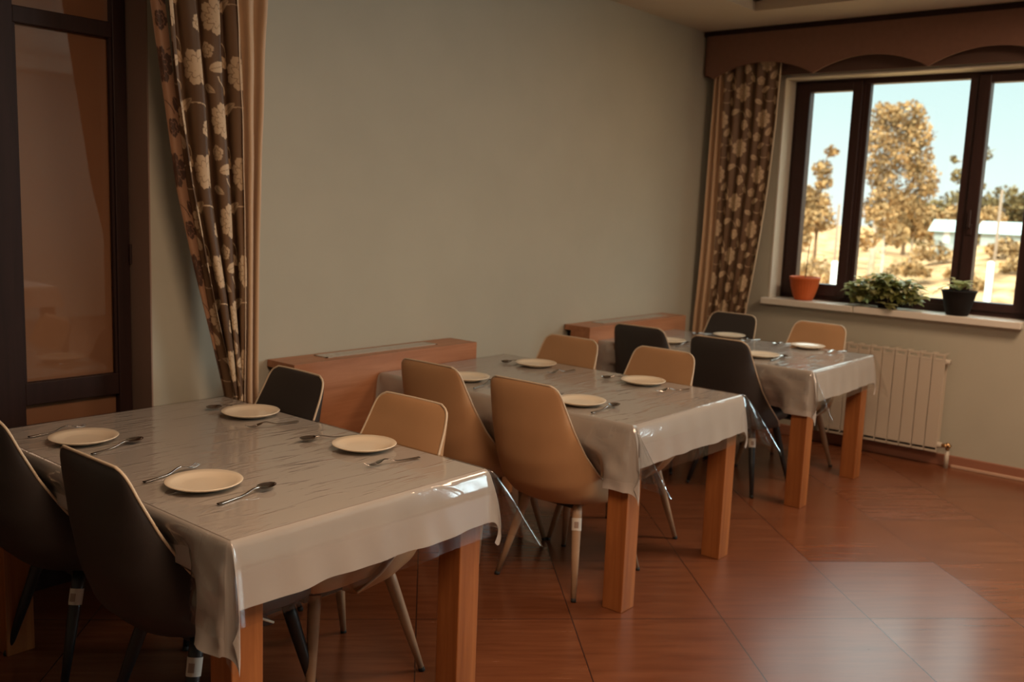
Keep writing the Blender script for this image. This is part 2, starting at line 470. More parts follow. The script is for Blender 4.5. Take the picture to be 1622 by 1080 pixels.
# ------------------------------------------------------------ window_1
def window():
    t = struct(empty('window_1', (6.62, 0, 0)))
    f = MB(); d0, d1 = 0, .075
    ys = (WY0+.012, WY1-.012); z0, z1 = WZ0, WZ1-.012
    f.box((d0, ys[0], z0), (d1, ys[0]+.05, z1), .004); f.box((d0, ys[1]-.05, z0), (d1, ys[1], z1), .004)
    f.box((d0, ys[0], z0), (d1, ys[1], z0+.05), .004); f.box((d0, ys[0], z1-.04), (d1, ys[1], z1), .004)
    f.box((d0, 2.425, z0), (d1, 2.475, z1), .004); f.box((d0, 1.668, z0), (d1, 1.718, z1), .004)
    f.build('window_frame', M['darkframe'], t)
    # side sashes open inward, so stand proud of the fixed middle light
    def sash(ya, yb, ga, gb, za, zb, gza, gzb, x0, x1):
        s = MB()
        s.box((x0, ya, za), (x1, ga, zb), .006); s.box((x0, gb, za), (x1, yb, zb), .006)
        s.box((x0, ga-.002, za), (x1, gb+.002, gza), .006); s.box((x0, ga-.002, gzb), (x1, gb+.002, zb), .006)
        o = s.build('sash', M['darkframe'], t)
        MB().box(((x0+x1)/2-.003, ga-.005, gza-.005), ((x0+x1)/2+.003, gb+.005, gzb+.005)).build('pane', M['glass'], o)
        return o
    sash(2.442, 2.905, 2.510, 2.812, 1.02, 2.515, 1.105, 2.452, -.02, .06)
    s2_ = sash(1.278, 1.702, 1.366, 1.630, 1.02, 2.515, 1.075, 2.462, -.02, .06)
    sash(1.716, 2.428, 1.762, 2.395, 1.03, 2.52, 1.072, 2.503, .005, .06)
    h = MB(); h.box((-.034, 1.652, 1.50), (-.018, 1.682, 1.57), .004); h.tube([(-.04, 1.667, 1.55), (-.052, 1.667, 1.55), (-.055, 1.667, 1.66)], [.008, .009, .007], 8)
    h.build('handle', M['darkframe'], s2_)
    return t
win1 = window()
added_win = copy_tree(win1)          # added unseen window frame that dresses the cool fill light
added_win.name = 'added_window'; added_win.location = (6.365, -3.64, 0)
sl = MB(); sl.box((6.385, 2.300, .942), (6.64, 2.975, .987), .006)
struct(sl.build('trim_5', M['sill']))
sl = MB(); sl.box((6.385, 1.262, .942), (6.64, 2.296, .987), .006)
struct(sl.build('trim_6', M['sill']))

# ------------------------------------------------------------ valance
def valance():
    t = empty('valance', (6.27, 0, 0))
    tag(t, 'brown fabric valance with scalloped lower edge above the window', 'valance')
    ya, yb = .44, 3.46
    N = 240
    P0 = []; 
    def zb(y):
        c = ((3.41-y)/.742) % 1.0
        return 2.534 + .098*(1-(2*c-1)**2)**.95
    def surf(x, off):
        rows = []
        for i in range(N+1):
            y = ya+(yb-ya)*i/N
            z0 = zb(y)+off
            rows.append([(x, y, z0+(2.835-z0)*k/6) for k in range(7)])
        return rows
    MBa = MB(); MBa.grid(surf(0, 0)); MBa.grid([r[::-1] for r in surf(.012, 0)])
    rows = surf(0, 0); rows2 = surf(.012, 0)
    MBa.grid([[a[0], b[0]] for a, b in zip(rows, rows2)])
    MBa.grid([[a[-1], b[-1]] for a, b in zip(rows, rows2)])
    MBa.add([rows[-1][0], rows[-1][-1], rows2[-1][-1], rows2[-1][0]], [(0, 1, 2, 3)])
    # rounded return to the wall at the corner
    rr = []
    for k in range(9):
        a = math.pi/2*k/8
        x = .04*(1-math.cos(a)); y = yb+.04*math.sin(a)
        rr.append([(x, y, zb(yb)+(2.835-zb(yb))*j/6) for j in range(7)])
    rr.append([(.18, yb+.04, zb(yb)+(2.835-zb(yb))*j/6) for j in range(7)])
    MBa.grid(rr)
    MBa.build('scalloped_panel', M['valance'], t, smooth=False, weld=True, autosmooth=.6)
    MB().box((-.012, ya, 2.835), (.17, yb+.04, 2.866), .003).build('top_board', M['darkwood'], t)
    # lining hanging behind, straight hem
    MB().box((.12, ya, 2.552), (.13, yb, 2.835)).build('lining', M['valance_in'], t)
valance()

# ------------------------------------------------------------ curtains with a woven flower motif
def motif_field(U, V, tw=.38, th=.39, seed=0):
    """0..1 mask of flowers, leaves and stems, in metres of cloth."""
    out = np.zeros_like(U)
    vein = np.zeros_like(U)
    def wrap(cx, cy):
        dx = (U-cx+tw/2) % tw - tw/2
        dy = (V-cy+th/2) % th - th/2
        return dx, dy
    def flower(cx, cy, r, n, ph, sq=1.25):
        cx *= 1.27; r *= 1.22; sq /= 1.06
        dx, dy = wrap(cx, cy); dy = dy/sq
        rr = np.hypot(dx, dy); a = np.arctan2(dy, dx)+ph
        edge = r*(.80+.20*np.abs(np.cos(n*a/2))+.03*np.cos(3*n*a))
        m = rr < edge
        out[m] = 1
        vn = m & (np.abs(np.cos(n*a/2)) < .10+.0*rr) & (rr > .25*r)
        ring = m & (np.abs(rr-(.55*r*(1+.18*np.cos(n*a+1)))) < .0016)
        vein[vn | ring] = 1
    def leaf(cx, cy, L, W, ang):
        cx *= 1.27; L *= 1.15; W *= 1.3
        dx, dy = wrap(cx, cy)
        c, s = math.cos(ang), math.sin(ang)
        p = dx*c+dy*s; q = -dx*s+dy*c
        t = np.clip((p/L+1)/2, 0, 1)
        wv = W*np.sin(np.pi*t**.8)**.8
        m = (np.abs(p) < L) & (np.abs(q) < wv)
        out[m] = 1
        vein[m & (np.abs(q) < .0013)] = 1
    def stem(cx, cy, r, a0, a1, wd=.0024):
        cx *= 1.27
        dx, dy = wrap(cx, cy)
        rr = np.hypot(dx, dy); a = np.arctan2(dy, dx)
        m = (np.abs(rr-r) < wd) & (a > a0) & (a < a1)
        out[m] = .9
    flower(.07, .30, .048, 9, .3); flower(.215, .10, .050, 8, 1.1, 1.2)
    flower(.235, .262, .026, 5, .2); flower(.035, .175, .022, 5, .9)
    leaf(.115, .215, .032, .014, 1.1); leaf(.145, .145, .030, .014, 2.3); leaf(.07, .115, .034, .016, .35)
    leaf(.26, .345, .030, .015, 2.0); leaf(.165, .355, .034, .015, .5); leaf(.28, .19, .028, .014, -.8)
    leaf(.135, .04, .030, .013, 1.8); leaf(.03, .03, .026, .013, -.5)
    stem(.12, .17, .052, -1.9, 1.2); stem(.20, .30, .060, .2, 2.7); stem(.10, .08, .05, -3.1, -.8); stem(.24, .20, .045, -1.4, .9)
    return out, vein

def fabric_mat(name, ground1, ground2, mot, veinc):
    m, n, b = mat(name)
    a = n.nodes.new('ShaderNodeAttribute'); a.attribute_name = 'motif'
    v = n.nodes.new('ShaderNodeAttribute'); v.attribute_name = 'vein'
    g_ = n.nodes.new('ShaderNodeAttribute'); g_.attribute_name = 'stripe'
    m1 = n.nodes.new('ShaderNodeMixRGB'); m1.inputs[1].default_value = (*ground1, 1); m1.inputs[2].default_value = (*ground2, 1); n.links.new(g_.outputs['Fac'], m1.inputs[0])
    m2 = n.nodes.new('ShaderNodeMixRGB'); n.links.new(a.outputs['Fac'], m2.inputs[0]); n.links.new(m1.outputs[0], m2.inputs[1]); m2.inputs[2].default_value = (*mot, 1)
    m3 = n.nodes.new('ShaderNodeMixRGB'); n.links.new(v.outputs['Fac'], m3.inputs[0]); n.links.new(m2.outputs[0], m3.inputs[1]); m3.inputs[2].default_value = (*veinc, 1)
    n.links.new(m3.outputs[0], b.inputs['Base Color'])
    b.inputs['Roughness'].default_value = .5; b.inputs['Specular IOR Level'].default_value = .35
    return m
M['floral'] = fabric_mat('floral_jacquard', (.10, .052, .026), (.20, .115, .062), (.60, .435, .275), (.30, .19, .11))
M['floral_back'] = fabric_mat('floral_jacquard_reverse', (.36, .20, .115), (.36, .20, .115), (.08, .04, .025), (.25, .13, .08))

def curtain_sheet(name, mt, parent, zs, left, right, y_fun, nu, nv, tile=True, cloth_w=1.0, u0=0, axis='x', shift=lambda z: 0*z):
    """Ribbon between two boundary curves; y_fun(u,z) is the pleat depth."""
    zt = np.linspace(zs[-1], zs[0], nv)
    l = np.interp(zt, zs, left); r = np.interp(zt, zs, right)
    k = np.ones(9)/9
    def sm(a):
        p = np.pad(a, 4, mode='edge'); return np.convolve(p, k, 'valid')
    for _ in range(max(2, nv//60)): l = sm(l); r = sm(r)
    u = np.linspace(0, 1, nu)
    U, Zg = np.meshgrid(u, zt)
    Xg = l[:, None]+(r-l)[:, None]*U
    dxp, dep = y_fun(U, Zg)
    Xg = Xg+dxp+shift(Zg)
    V = np.stack([Xg, dep, Zg], -1) if axis == 'x' else np.stack([dep, Xg, Zg], -1)
    v = V.reshape(-1, 3)
    idx = np.arange(nu*nv).reshape(nv, nu)
    f = np.stack([idx[:-1, :-1], idx[:-1, 1:], idx[1:, 1:], idx[1:, :-1]], -1).reshape(-1, 4)
    me = bpy.data.meshes.new(name)
    me.vertices.add(len(v)); me.vertices.foreach_set('co', v.astype(np.float32).ravel())
    me.loops.add(len(f)*4); me.polygons.add(len(f))
    me.loops.foreach_set('vertex_index', f.astype(np.int32).ravel())
    me.polygons.foreach_set('loop_start', np.arange(0, len(f)*4, 4, dtype=np.int32))
    me.update(calc_edges=True)
    me.polygons.foreach_set('use_smooth', [True]*len(f))
    me.materials.append(mt)
    if tile:
        mo, ve = motif_field(u0+U*cloth_w, Zg)
        for nm, arr in (('motif', mo), ('vein', ve), ('stripe', .5+.5*np.sin(2*np.pi*(u0+U*cloth_w)/.10))):
            at = me.attributes.new(nm, 'FLOAT', 'POINT'); at.data.foreach_set('value', arr.astype(np.float32).ravel())
    o = bpy.data.objects.new(name, me); COL.objects.link(o)
    if parent: o.parent = parent
    return o

def left_curtain():
    LS = lambda z: -.030-.022*np.clip((1.9-z)/1.2, 0, 1)
    t = empty('floral_curtain', (0, 0, 0))
    tag(t, 'gathered floral curtain with a plain beige edge hanging by the glazed partition', 'curtain', None)
    zs = [.30, .55, .74, .95, 1.27, 1.6, 2.0, 2.36, 2.82]
    # reverse side strip at the left edge
    def yf0(u, z): return 0*u, 3.352+.02*np.sin(u*3.1)+.0*z
    curtain_sheet('turned_back_edge', M['floral_back'], t, zs, [2.245, 2.25, 2.243, 2.185, 2.095, 2.012, 1.95, 1.900, 1.885], [2.262, 2.268, 2.262, 2.215, 2.140, 2.062, 2.005, 1.965, 1.95], yf0, 40, 700, True, .09, .24, shift=LS)
    # main floral: three deep folds
    def yf(u, z):
        ph = 2*np.pi*3.0*u
        a = .034
        return .010*np.sin(2*ph+.6), 3.335 - a*np.cos(ph+.5*np.sin(z*1.7)) + .006*np.sin(7*z+9*u)
    curtain_sheet('floral_fabric', M['floral'], t, zs, [2.255, 2.262, 2.255, 2.205, 2.125, 2.045, 1.985, 1.945, 1.93], [2.318, 2.316, 2.305, 2.303, 2.295, 2.285, 2.265, 2.245, 2.235], yf, 300, 900, True, .56, .09, shift=LS)
    # plain beige panel, two folds
    def yb_(u, z):
        ph = 2*np.pi*2.0*u
        return .006*np.sin(ph*2), 3.318-.028*np.cos(ph+.2) + .003*np.sin(16*z+5*u)*np.clip((z-1.2), 0, 1)
    curtain_sheet('plain_edge', M['beige'], t, zs, [2.30, 2.30, 2.292, 2.293, 2.287, 2.277, 2.258, 2.238, 2.228], [2.385, 2.378, 2.362, 2.358, 2.356, 2.358, 2.366, 2.383, 2.39], yb_, 90, 220, False, shift=LS)
    tb = MB()   # braided tie behind the gathered end
    tb.tube([(2.385, 3.49, .90), (2.375, 3.42, .80), (2.368, 3.37, .70), (2.36, 3.33, .60)], .009, 8)
    tb.build('tie_cord', M['floral_back'] if False else M['valance'], t, smooth=True)
left_curtain()

def right_curtain():
    t = empty('floral_curtain', (6.33, 3.2, 0))
    t.location = (0, 0, 0)
    tag(t, 'floral curtain with cream piped edge hanging in the corner beside the window', 'curtain', None)
    zs = [.05, .45, .80, 1.1, 1.4, 1.8, 2.2, 2.66]
    # axis 'y': columns run along y
    def yf(u, z):
        ph = 2*np.pi*5*u
        return 0*u, 6.345-.014*np.cos(ph+.5*np.sin(2*z))+.004*np.sin(5*z+8*u)
    curtain_sheet('floral_fabric', M['floral'], t, zs, [3.40, 3.37, 3.36, 3.345, 3.34, 3.345, 3.35, 3.36], [3.20, 3.12, 3.07, 3.03, 2.995, 2.96, 2.94, 2.93], yf, 300, 700, True, .48, .1, axis='y')
    def yb_(u, z): return 0*u, 6.335-.02*np.cos(2*np.pi*2*u)
    curtain_sheet('plain_edge', M['beige'], t, zs, [3.49, 3.475, 3.465, 3.45, 3.44, 3.435, 3.43, 3.42], [3.39, 3.36, 3.35, 3.335, 3.33, 3.335, 3.34, 3.35], yb_, 50, 160, False, axis='y')
    pp = MB(); zz = np.linspace(.05, 2.64, 40)
    pp.tube([(6.336, float(np.interp(z, zs, [3.20, 3.12, 3.07, 3.03, 2.995, 2.96, 2.94, 2.93]))-.003, z) for z in zz], .006, 6)
    pp.build('edge_piping', M['piping'], t, smooth=True)
right_curtain()

# ------------------------------------------------------------ radiator covers
def radiator_cover(x0, x1, g0, g1, label):
    t = empty('radiator_cover', ((x0+x1)/2, 3.4, 0)); cx = (x0+x1)/2; cy = 3.4
    tag(t, label, 'radiator cover', None)
    y0, y1 = 3.305-cy, 3.500-cy
    a, b_ = x0-cx, x1-cx
    ga, gb = g0-cx, g1-cx
    gy0, gy1 = 3.372-cy, 3.462-cy
    p = MB()
    p.box((a, y0, .818), (ga, y1, .85)); p.box((gb, y0, .818), (b_, y1, .85))
    p.box((ga, y0, .818), (gb, gy0, .85)); p.box((ga, gy1, .818), (gb, y1, .85))
    p.build('top', M['cover_h'], t)
    MB().box((a, y0, 0), (b_, y0+.02, .818)).build('front_panel', M['cover_h'], t)
    MB().box((a, y0+.02, 0), (a+.02, y0+.145, .818)).build('side_panel', M['cover_h'], t)
    MB().box((b_-.02, y0+.02, 0), (b_, y0+.145, .818)).build('side_panel', M['cover_h'], t)
    MB().box((a+.03, y1-.03, .02), (b_-.03, y1-.003, .80)).build('gap_shade_panel', M['black'], t)  # black sheet stands for the shade in the gap by the wall
    g = MB()
    g.box((ga, gy0, .838), (gb, gy0+.008, .853)); g.box((ga, gy1-.008, .838), (gb, gy1, .853))
    g.box((ga, gy0, .838), (ga+.012, gy1, .853)); g.box((gb-.012, gy0, .838), (gb, gy1, .853))
    for k in range(1, 5):
        y = gy0+(gy1-gy0)*k/5
        g.box((ga, y-.0025, .838), (gb, y+.0025, .852))
    nb = 13
    for k in range(1, nb):
        x = ga+(gb-ga)*k/nb
        g.box((x-.0025, gy0, .838), (x+.0025, gy1, .8515))
    g.build('vent_grille', M['grate'], t)
    MB().box((ga, gy0, .80), (gb, gy1, .81)).build('slot_shade_sheet', M['black'], t)  # black sheet stands for the shade below the grille slots
radiator_cover(2.505, 3.69, 2.735, 3.46, 'cherry wood radiator cover with long top grille, left of two, behind the nearer tables')
radiator_cover(4.73, 5.91, 4.965, 5.76, 'cherry wood radiator cover near the window corner, behind the farthest table')

# ------------------------------------------------------------ radiator
def radiator():
    t = empty('radiator', (6.38, 2.05, 0))
    tag(t, 'white sectional radiator on the wall below the window', 'radiator')
    n_ = 10; w_ = .0795; yr = 1.658-2.05
    for k in range(n_):
        y0 = yr+k*w_+.002; y1 = y0+w_-.004
        s = MB()
        s.box((-.045, y0, .115), (-.038, y1, .700), .002)            # front plate
        s.box((-.045, y0, .100), (-.030, y1, .135), .004)
        s.box((-.040, y0+.012, .115), (.035, y1-.012, .13))
        s.box((-.038, (y0+y1)/2-.012, .11), (.040, (y0+y1)/2+.012, .70))
        s.box((.030, y0+.004, .12), (.036, y1-.004, .70))
        s.box((-.036, y0, .735), (.040, y0+.012, .742)); s.box((-.036, y1-.012, .735), (.040, y1, .742))
        s.box((-.045, y0, .695), (-.030, y1, .708), .002)
        s.box((-.045, y0, .728), (-.034, y1, .742), .002)
        s.box((-.043, y0, .70), (-.036, y0+.016, .735)); s.box((-.043, y1-.016, .70), (-.036, y1, .735))
        s.build('section', M['radiator'], t)
    for zz in (.145, .69):
        MB().tube([(0, yr-.018, zz), (0, yr+n_*w_+.01, zz)], .018, 10).build('header_pipe', M['radiator'], t, smooth=True)
    v = MB(); v.tube([(0, yr-.018, .145), (0, yr-.055, .145)], [.012, .014], 10); v.tube([(0, yr-.055, .165), (0, yr-.055, .115)], .012, 10)
    v.tube([(0, yr-.07, .148), (-.03, yr-.07, .150)], .010, 8)
    v.build('valve', M['brass'], t, smooth=True)
    p = MB(); p.tube([(0, yr-.055, .118), (0, yr-.055, 0)], .014, 12)
    p.build('supply_pipe', M['radiator'], t, smooth=True)
    for yy in (.12, .60): MB().box((.03, yr+yy, .60), (.07, yr+yy+.02, .64)).build('bracket', M['radiator'], t)
radiator()

# ------------------------------------------------------------ chairs
def interp_rows(knots, vals, n, smooth=2):
    t = np.linspace(0, 1, n)
    a = np.array([[np.interp(x, knots, [v[k] for v in vals]) for k in range(len(vals[0]))] for x in t])
    for _ in range(smooth):
        p = np.pad(a, ((1, 1), (0, 0)), mode='edge'); q = (p[:-2]+2*p[1:-1]+p[2:])/4
        q[0] = a[0]; q[-1] = a[-1]; a = q
    return a
def make_chair(mt, legm):
    t = empty('dining_chair', (0, 0, 0))
    NR, NC = 46, 29
    kn = [0, .015, .04, .08, .14, .3, .46, .60, .72, .84, 1]
    OC = [(-.372,.895),(-.378,.890),(-.383,.875),(-.386,.855),(-.388,.82),(-.383,.70),(-.366,.57),(-.325,.46),(-.25,.385),(-.12,.352),(.05,.348)]
    EC = [(-.368,.893),(-.366,.888),(-.361,.876),(-.352,.855),(-.336,.815),(-.285,.71),(-.215,.60),(-.140,.515),(-.080,.462),(-.018,.415),(.055,.368)]
    WD = [(.140,),(.158,),(.170,),(.179,),(.186,),(.200,),(.213,),(.226,),(.232,),(.230,),(.205,)]
    IC = [(-.364,.893),(-.358,.886),(-.352,.874),(-.345,.855),(-.333,.815),(-.292,.71),(-.240,.60),(-.19,.515),(-.13,.475),(-.04,.455),(.05,.40)]
    oc = interp_rows(kn, OC, NR, 1); ec = interp_rows(kn, EC, NR, 1); wd = interp_rows(kn, WD, NR, 1); ic = interp_rows(kn, IC, NR, 1)
    outer = []; inner = []
    for i in range(NR):
        ro = []; ri = []
        for j in range(NC):
            th = (j/(NC-1)*2-1)*math.pi/2
            s = math.sin(th); y = wd[i][0]*math.copysign(abs(s)**.9, s)
            v = i/(NR-1)
            pw = .85 if v < .5 else .85-.25*(v-.5)/.5
            bl = 1-max(0, math.cos(th))**pw
            ro.append((oc[i][0]+(ec[i][0]-oc[i][0])*bl, y, oc[i][1]+(ec[i][1]-oc[i][1])*bl))
            bi = abs(s)**2.2
            ri.append((ic[i][0]+(ec[i][0]-ic[i][0])*bi, y, ic[i][1]+(ec[i][1]-ic[i][1])*bi))
        outer.append(ro); inner.append(ri)
    mo = MB(); mo.grid(outer); mo.grid([[a, b_] for a, b_ in zip(inner[-1], outer[-1])])
    o = mo.build('backrest_shell', mt, t, smooth=True, weld=True)
    mi = MB(); mi.grid([r[::-1] for r in inner]); mi.grid([[a, b_] for a, b_ in zip(outer[0], inner[0])])
    mi.build('backrest', mt, t, smooth=True, weld=True)
    # piping round the rim
    path = [outer[i][0] for i in range(NR-1, 0, -1)] + list(outer[0]) + [outer[i][-1] for i in range(1, NR)]
    pp = MB(); pp.tube(path, .0042, 6)
    pp.build('piping', M['piping'], t, smooth=True)
    st = MB()
    def fn(p):
        x, y, z = p
        if z > .425: z += .010*(1-(y/.22)**2)
        return (x+0, y, z)
    st.superell((.02, 0, .428), (.215, .208, .036), .35, .35, 40, 14, fn)
    st.build('seat', mt, t, smooth=True)
    fr = MB(); fr.box((-.16, -.13, .352), (.20, .13, .372), .004)
    fr.build('seat_frame', M['cap'], t)
    for sx in (-1, 1):
        for sy in (-1, 1):
            top = Vector((sx*.150+.01, sy*.13, .368)); ft = Vector((sx*.240, sy*.205, .0))
            l = MB(); l.tube([top, top.lerp(ft, .12), top.lerp(ft, .5), top.lerp(ft, .965)], [.0205, .0205, .017, .0105], 16)
            lo = l.build('leg', legm, t, smooth=True)
            c = MB(); c.tube([top.lerp(ft, .962), ft], [.0112, .0112], 14)
            c.build('foot_cap', M['cap'], lo, smooth=True)
            if sx == -1 and sy == -1:
                # paper sticker wrapped round this leg
                sk = MB(); a0 = top.lerp(ft, .14); a1 = top.lerp(ft, .27)
                sk.tube([a0, a1], [.0212, .0204], 20, caps=False)
                so = sk.build('sticker', M['label_white'], lo, smooth=True)
                so['label'] = 'white paper sticker'
                ax = (a1-a0).normalized(); n1 = Vector((-.82, -.57, 0)); n1 = (n1-ax*n1.dot(ax)).normalized(); s1 = ax.cross(n1)
                rows = []
                for k in range(5):
                    q = a0.lerp(a1, .30+.5*k/4)
                    rows.append([tuple(q+(n1*math.cos(b_)+s1*math.sin(b_))*.0216) for b_ in np.linspace(-.42, .42, 6)])
                MB().grid(rows).build('printed_patch', M['label_print'], lo, smooth=True)
    return t
tan0 = make_chair(M['tan'], M['legwood'])
grey0 = make_chair(M['grey'], M['legdark'])
def has_sticker_off(root):
    for ch in list(root.children):
        for g_ in list(ch.children):
            if g_.name.startswith(('sticker', 'printed_patch')):
                bpy.data.objects.remove(g_, do_unlink=True)
chairs = CH = [
 # proto, x, y, rot, label, sticker
 ('g', 1.490, 2.335, 0, 'charcoal chair with cream piping in the lower left corner, the nearest chair', True),
 ('g', 1.480, 3.000, 0, 'charcoal chair at the left photo edge, just beyond the nearest chair', True),
 ('t', 1.905, 2.325, 180, 'tan chair on the right of the nearest table, facing the camera', False),
 ('g', 1.920, 3.005, 178, 'charcoal chair facing the camera between floral curtain and radiator cover', False),
 ('t', 3.205, 2.290, 0, 'tan chair seen from behind at the middle table, with sticker on its leg', True),
 ('t', 3.205, 2.815, 0, 'tan chair seen from behind at the middle table, the one farther left', False),
 ('t', 3.690, 2.385, 178, 'tan chair facing the camera at the middle table, its back before a charcoal chair', False),
 ('t', 3.650, 2.925, 179, 'tan chair facing the camera at the middle table, closer to the wall', False),
 ('g', 5.060, 2.410, 0, 'charcoal chair seen from behind at the farthest table, the larger nearer one', True),
 ('g', 5.130, 2.975, 0, 'charcoal chair seen from behind at the farthest table, closer to the radiator cover', False),
 ('t', 5.600, 2.365, 177, 'tan chair in front of the white radiator at the farthest table', False),
 ('g', 5.610, 2.985, 177, 'charcoal chair below the corner curtain on the window side of the farthest table', False),
]
for i, (k, x, y, rz, lb, stk) in enumerate(chairs):
    c = copy_tree(tan0 if k == 't' else grey0)
    c.location = (x, y, 0); c.rotation_euler = (0, 0, R(rz))
    tag(c, lb, 'chair', 'dining chairs around the tables')
    if not stk: has_sticker_off(c)

# ------------------------------------------------------------ tables
LX, LY, ZT = .905, 1.412, .76
def make_table():
    t = empty('dining_table', (0, 0, 0))
    MB().box((.004, .004, .715), (LX-.004, LY-.004, ZT-.004), .004).build('tabletop', M['oak'], t)
    a = MB()
    a.box((.09, .02, .645), (LX-.09, .042, .715)); a.box((.09, LY-.042, .645), (LX-.09, LY-.02, .715))
    a.box((.02, .09, .645), (.042, LY-.09, .715)); a.box((LX-.042, .09, .645), (LX-.02, LY-.09, .715))
    a.build('apron', M['oak'], t)
    for x in (.002, LX-.094):
        for y in (.002, LY-.094):
            l = MB(); l.box((0, 0, 0), (.092, .092, .716), .003)
            l.build('leg', M['oak'], t, loc=(x, y, 0))
    return t

def skirt_cloth(e, ears, zt, off=0., grow=0., wave=.010, seed=0, kx=.15, pleats=0, ntop=(40, 60), K=20, hem=.01, push=None, chairs_=(), gap=.012, plain=0.):
    """Rectangular sheet on the table: e=(x-,x+,y-,y+) overhangs; ears = per corner (dir, lean k, pleat)."""
    rnd = random.Random(seed)
    ph = [rnd.uniform(0, 6.28) for _ in range(24)]
    x0, x1, y0, y1 = -off, LX+off, -off, LY+off
    mb = MB()
    nx, ny = ntop
    xs = [x0+(x1-x0)*i/nx for i in range(nx+1)]; ys = [y0+(y1-y0)*j/ny for j in range(ny+1)]
    mb.grid([[(x, y, zt) for x in xs] for y in ys])
    # stations: (anchor, outward normal, rmax, fan info)
    st = []
    def side(pts, nrm, ov, sid):
        L = len(pts)
        for i, p in enumerate(pts):
            st.append(('s', p, nrm, ov, sid, i/(L-1)))
    def fan(p, n1, n2, e1, e2, ear, m_=40):
        for j in range(1, m_):
            a = math.pi/2*j/m_
            rm = min(e1/math.cos(a), e2/math.sin(a))
            st.append(('f', p, (n1, n2), rm, ear, a/(math.pi/2)))
    E0, E1, E2, E3 = e
    nn = {'x-': (-1, 0), 'x+': (1, 0), 'y-': (0, -1), 'y+': (0, 1)}
    side([(x, y0) for x in xs], nn['y-'], E2, 0)
    fan((x1, y0), nn['y-'], nn['x+'], E2, E1, ears[1])
    side([(x1, y) for y in ys], nn['x+'], E1, 1)
    fan((x1, y1), nn['x+'], nn['y+'], E1, E3, ears[2])
    side([(x, y1) for x in xs[::-1]], nn['y+'], E3, 2)
    fan((x0, y1), nn['y+'], nn['x-'], E3, E0, ears[3])
    side([(x0, y) for y in ys[::-1]], nn['x-'], E0, 3)
    fan((x0, y0), nn['x-'], nn['y-'], E0, E2, ears[0])
    rad = .012
    cols = []
    for s_ in st:
        kind, p, nr, rm, par, t = s_
        col = []
        for k in range(K+1):
            q = (k/K)**1.7
            if kind == 's':
                L = rm*(1+hem*(math.sin(t*9+ph[par])+.6*math.sin(t*21+ph[par+4]))) * q
                o_ = rad*(1-math.exp(-L/rad))
                d_ = L-rad*(1-math.exp(-L/rad))*.6
                amp = wave*q*min(1, 6*min(t, 1-t)+.15)
                if push and par in push: amp *= push[par]
                wv = amp*(.8+math.sin(t*23+ph[par]+2.2*q)*.6+.5*math.sin(t*41+ph[par+6]-1.5*q)+.45*math.sin(t*11+ph[par+9]+3*q))
                if push and par in push:
                    # soft diagonal folds on the side the chairs press against
                    wv += .006*q*math.sin(30*(t*1.5+q*.35)+ph[3])+.006*q*math.sin(52*(t*1.1-q*.3)+ph[5])
                ox = o_+max(wv, 0)+.002+grow*min(1, 3*q)
                lean = .03*q*q
                ox += lean*rm*2
                z_ = zt-d_
                # chair backs hold the cloth in
                for (cx_, cy_, sg) in chairs_:
                    if (sg < 0) != (nr[0] < 0) or nr[0] == 0: continue
                    wy = abs(p[1]-cy_)
                    k_ = min(1, max(0, (.385-wy)/.12)); k_ = k_*k_*(3-2*k_)
                    k_ *= min(1, max(0, (min(p[1], LY-p[1])-.10)/.05))
                    if k_ <= 0: continue
                    z_ = z_+(max(z_, .497+.004*math.sin(40*p[1]))-z_)*k_
                    inner = np.interp(z_, [.465, .515, .60, .71, .80], [-.085, -.135, -.205, -.272, -.325])+gap+.012*q*math.sin(38*p[1]+ph[2])*math.sin(9*q+ph[1])
                    lim = (cx_+inner) if sg < 0 else (cx_-inner)
                    if z_ > .625: lim = min(lim, .012-gap*.3) if sg < 0 else max(lim, LX-.012+gap*.3)
                    cur = p[0]+nr[0]*ox
                    tgt = max(cur, lim) if sg < 0 else min(cur, lim)
                    ox = (cur+(tgt-cur)*k_-p[0])*nr[0]
                col.append((p[0]+nr[0]*ox, p[1]+nr[1]*ox, z_))
            else:
                n1, n2 = nr
                (dx, dy), kk, pl = par
                curl = 0 if pl else .8
                L = rm*q
                tri = 1-abs(2*t-1)
                tri = tri**.85
                # pleated ear
                if pl:
                    rip = .5-.5*math.cos(2*math.pi*pl*t)
                    side_off = .011*q*math.sin(2*math.pi*pl*t)*min(1, 4*tri)
                else:
                    rip = 0; side_off = .008*q*math.sin(2*math.pi*t)
                lat = L*kk*tri*(1-curl*(q*tri)**3)
                o_ = rad*(1-math.exp(-L/rad))
                dd_ = math.sqrt(max(L*L-lat*lat, 0))
                dd_ = max(dd_-o_*.6, 0)
                # base outward offset turning round the corner
                a = t*math.pi/2
                bx = (n1[0]*math.cos(a)+n2[0]*math.sin(a))*(o_+.002+grow*min(1, 3*q)); by = (n1[1]*math.cos(a)+n2[1]*math.sin(a))*(o_+.002+grow*min(1, 3*q))
                lean = .03*q*q*rm*2
                bx += (n1[0]*math.cos(a)+n2[0]*math.sin(a))*lean; by += (n1[1]*math.cos(a)+n2[1]*math.sin(a))*lean
                px, py = -dy, dx
                col.append((p[0]+bx+dx*lat+px*side_off, p[1]+by+dy*lat+py*side_off, zt-dd_))
        cols.append(col)
    cols.append(cols[0])
    mb.grid(cols)
    return mb

def nd(x, y):
    l = math.hypot(x, y); return (x/l, y/l)
PLATE = MB()
PLATE.lathe([(.0, .004), (.055, .004), (.062, .0), (.066, .003), (.090, .0095), (.1045, .0165), (.1062, .0185), (.1045, .0200), (.088, .0140), (.066, .0085), (.055, .0075), (.0, .0075)], seg=56, cap0=False, cap1=False)

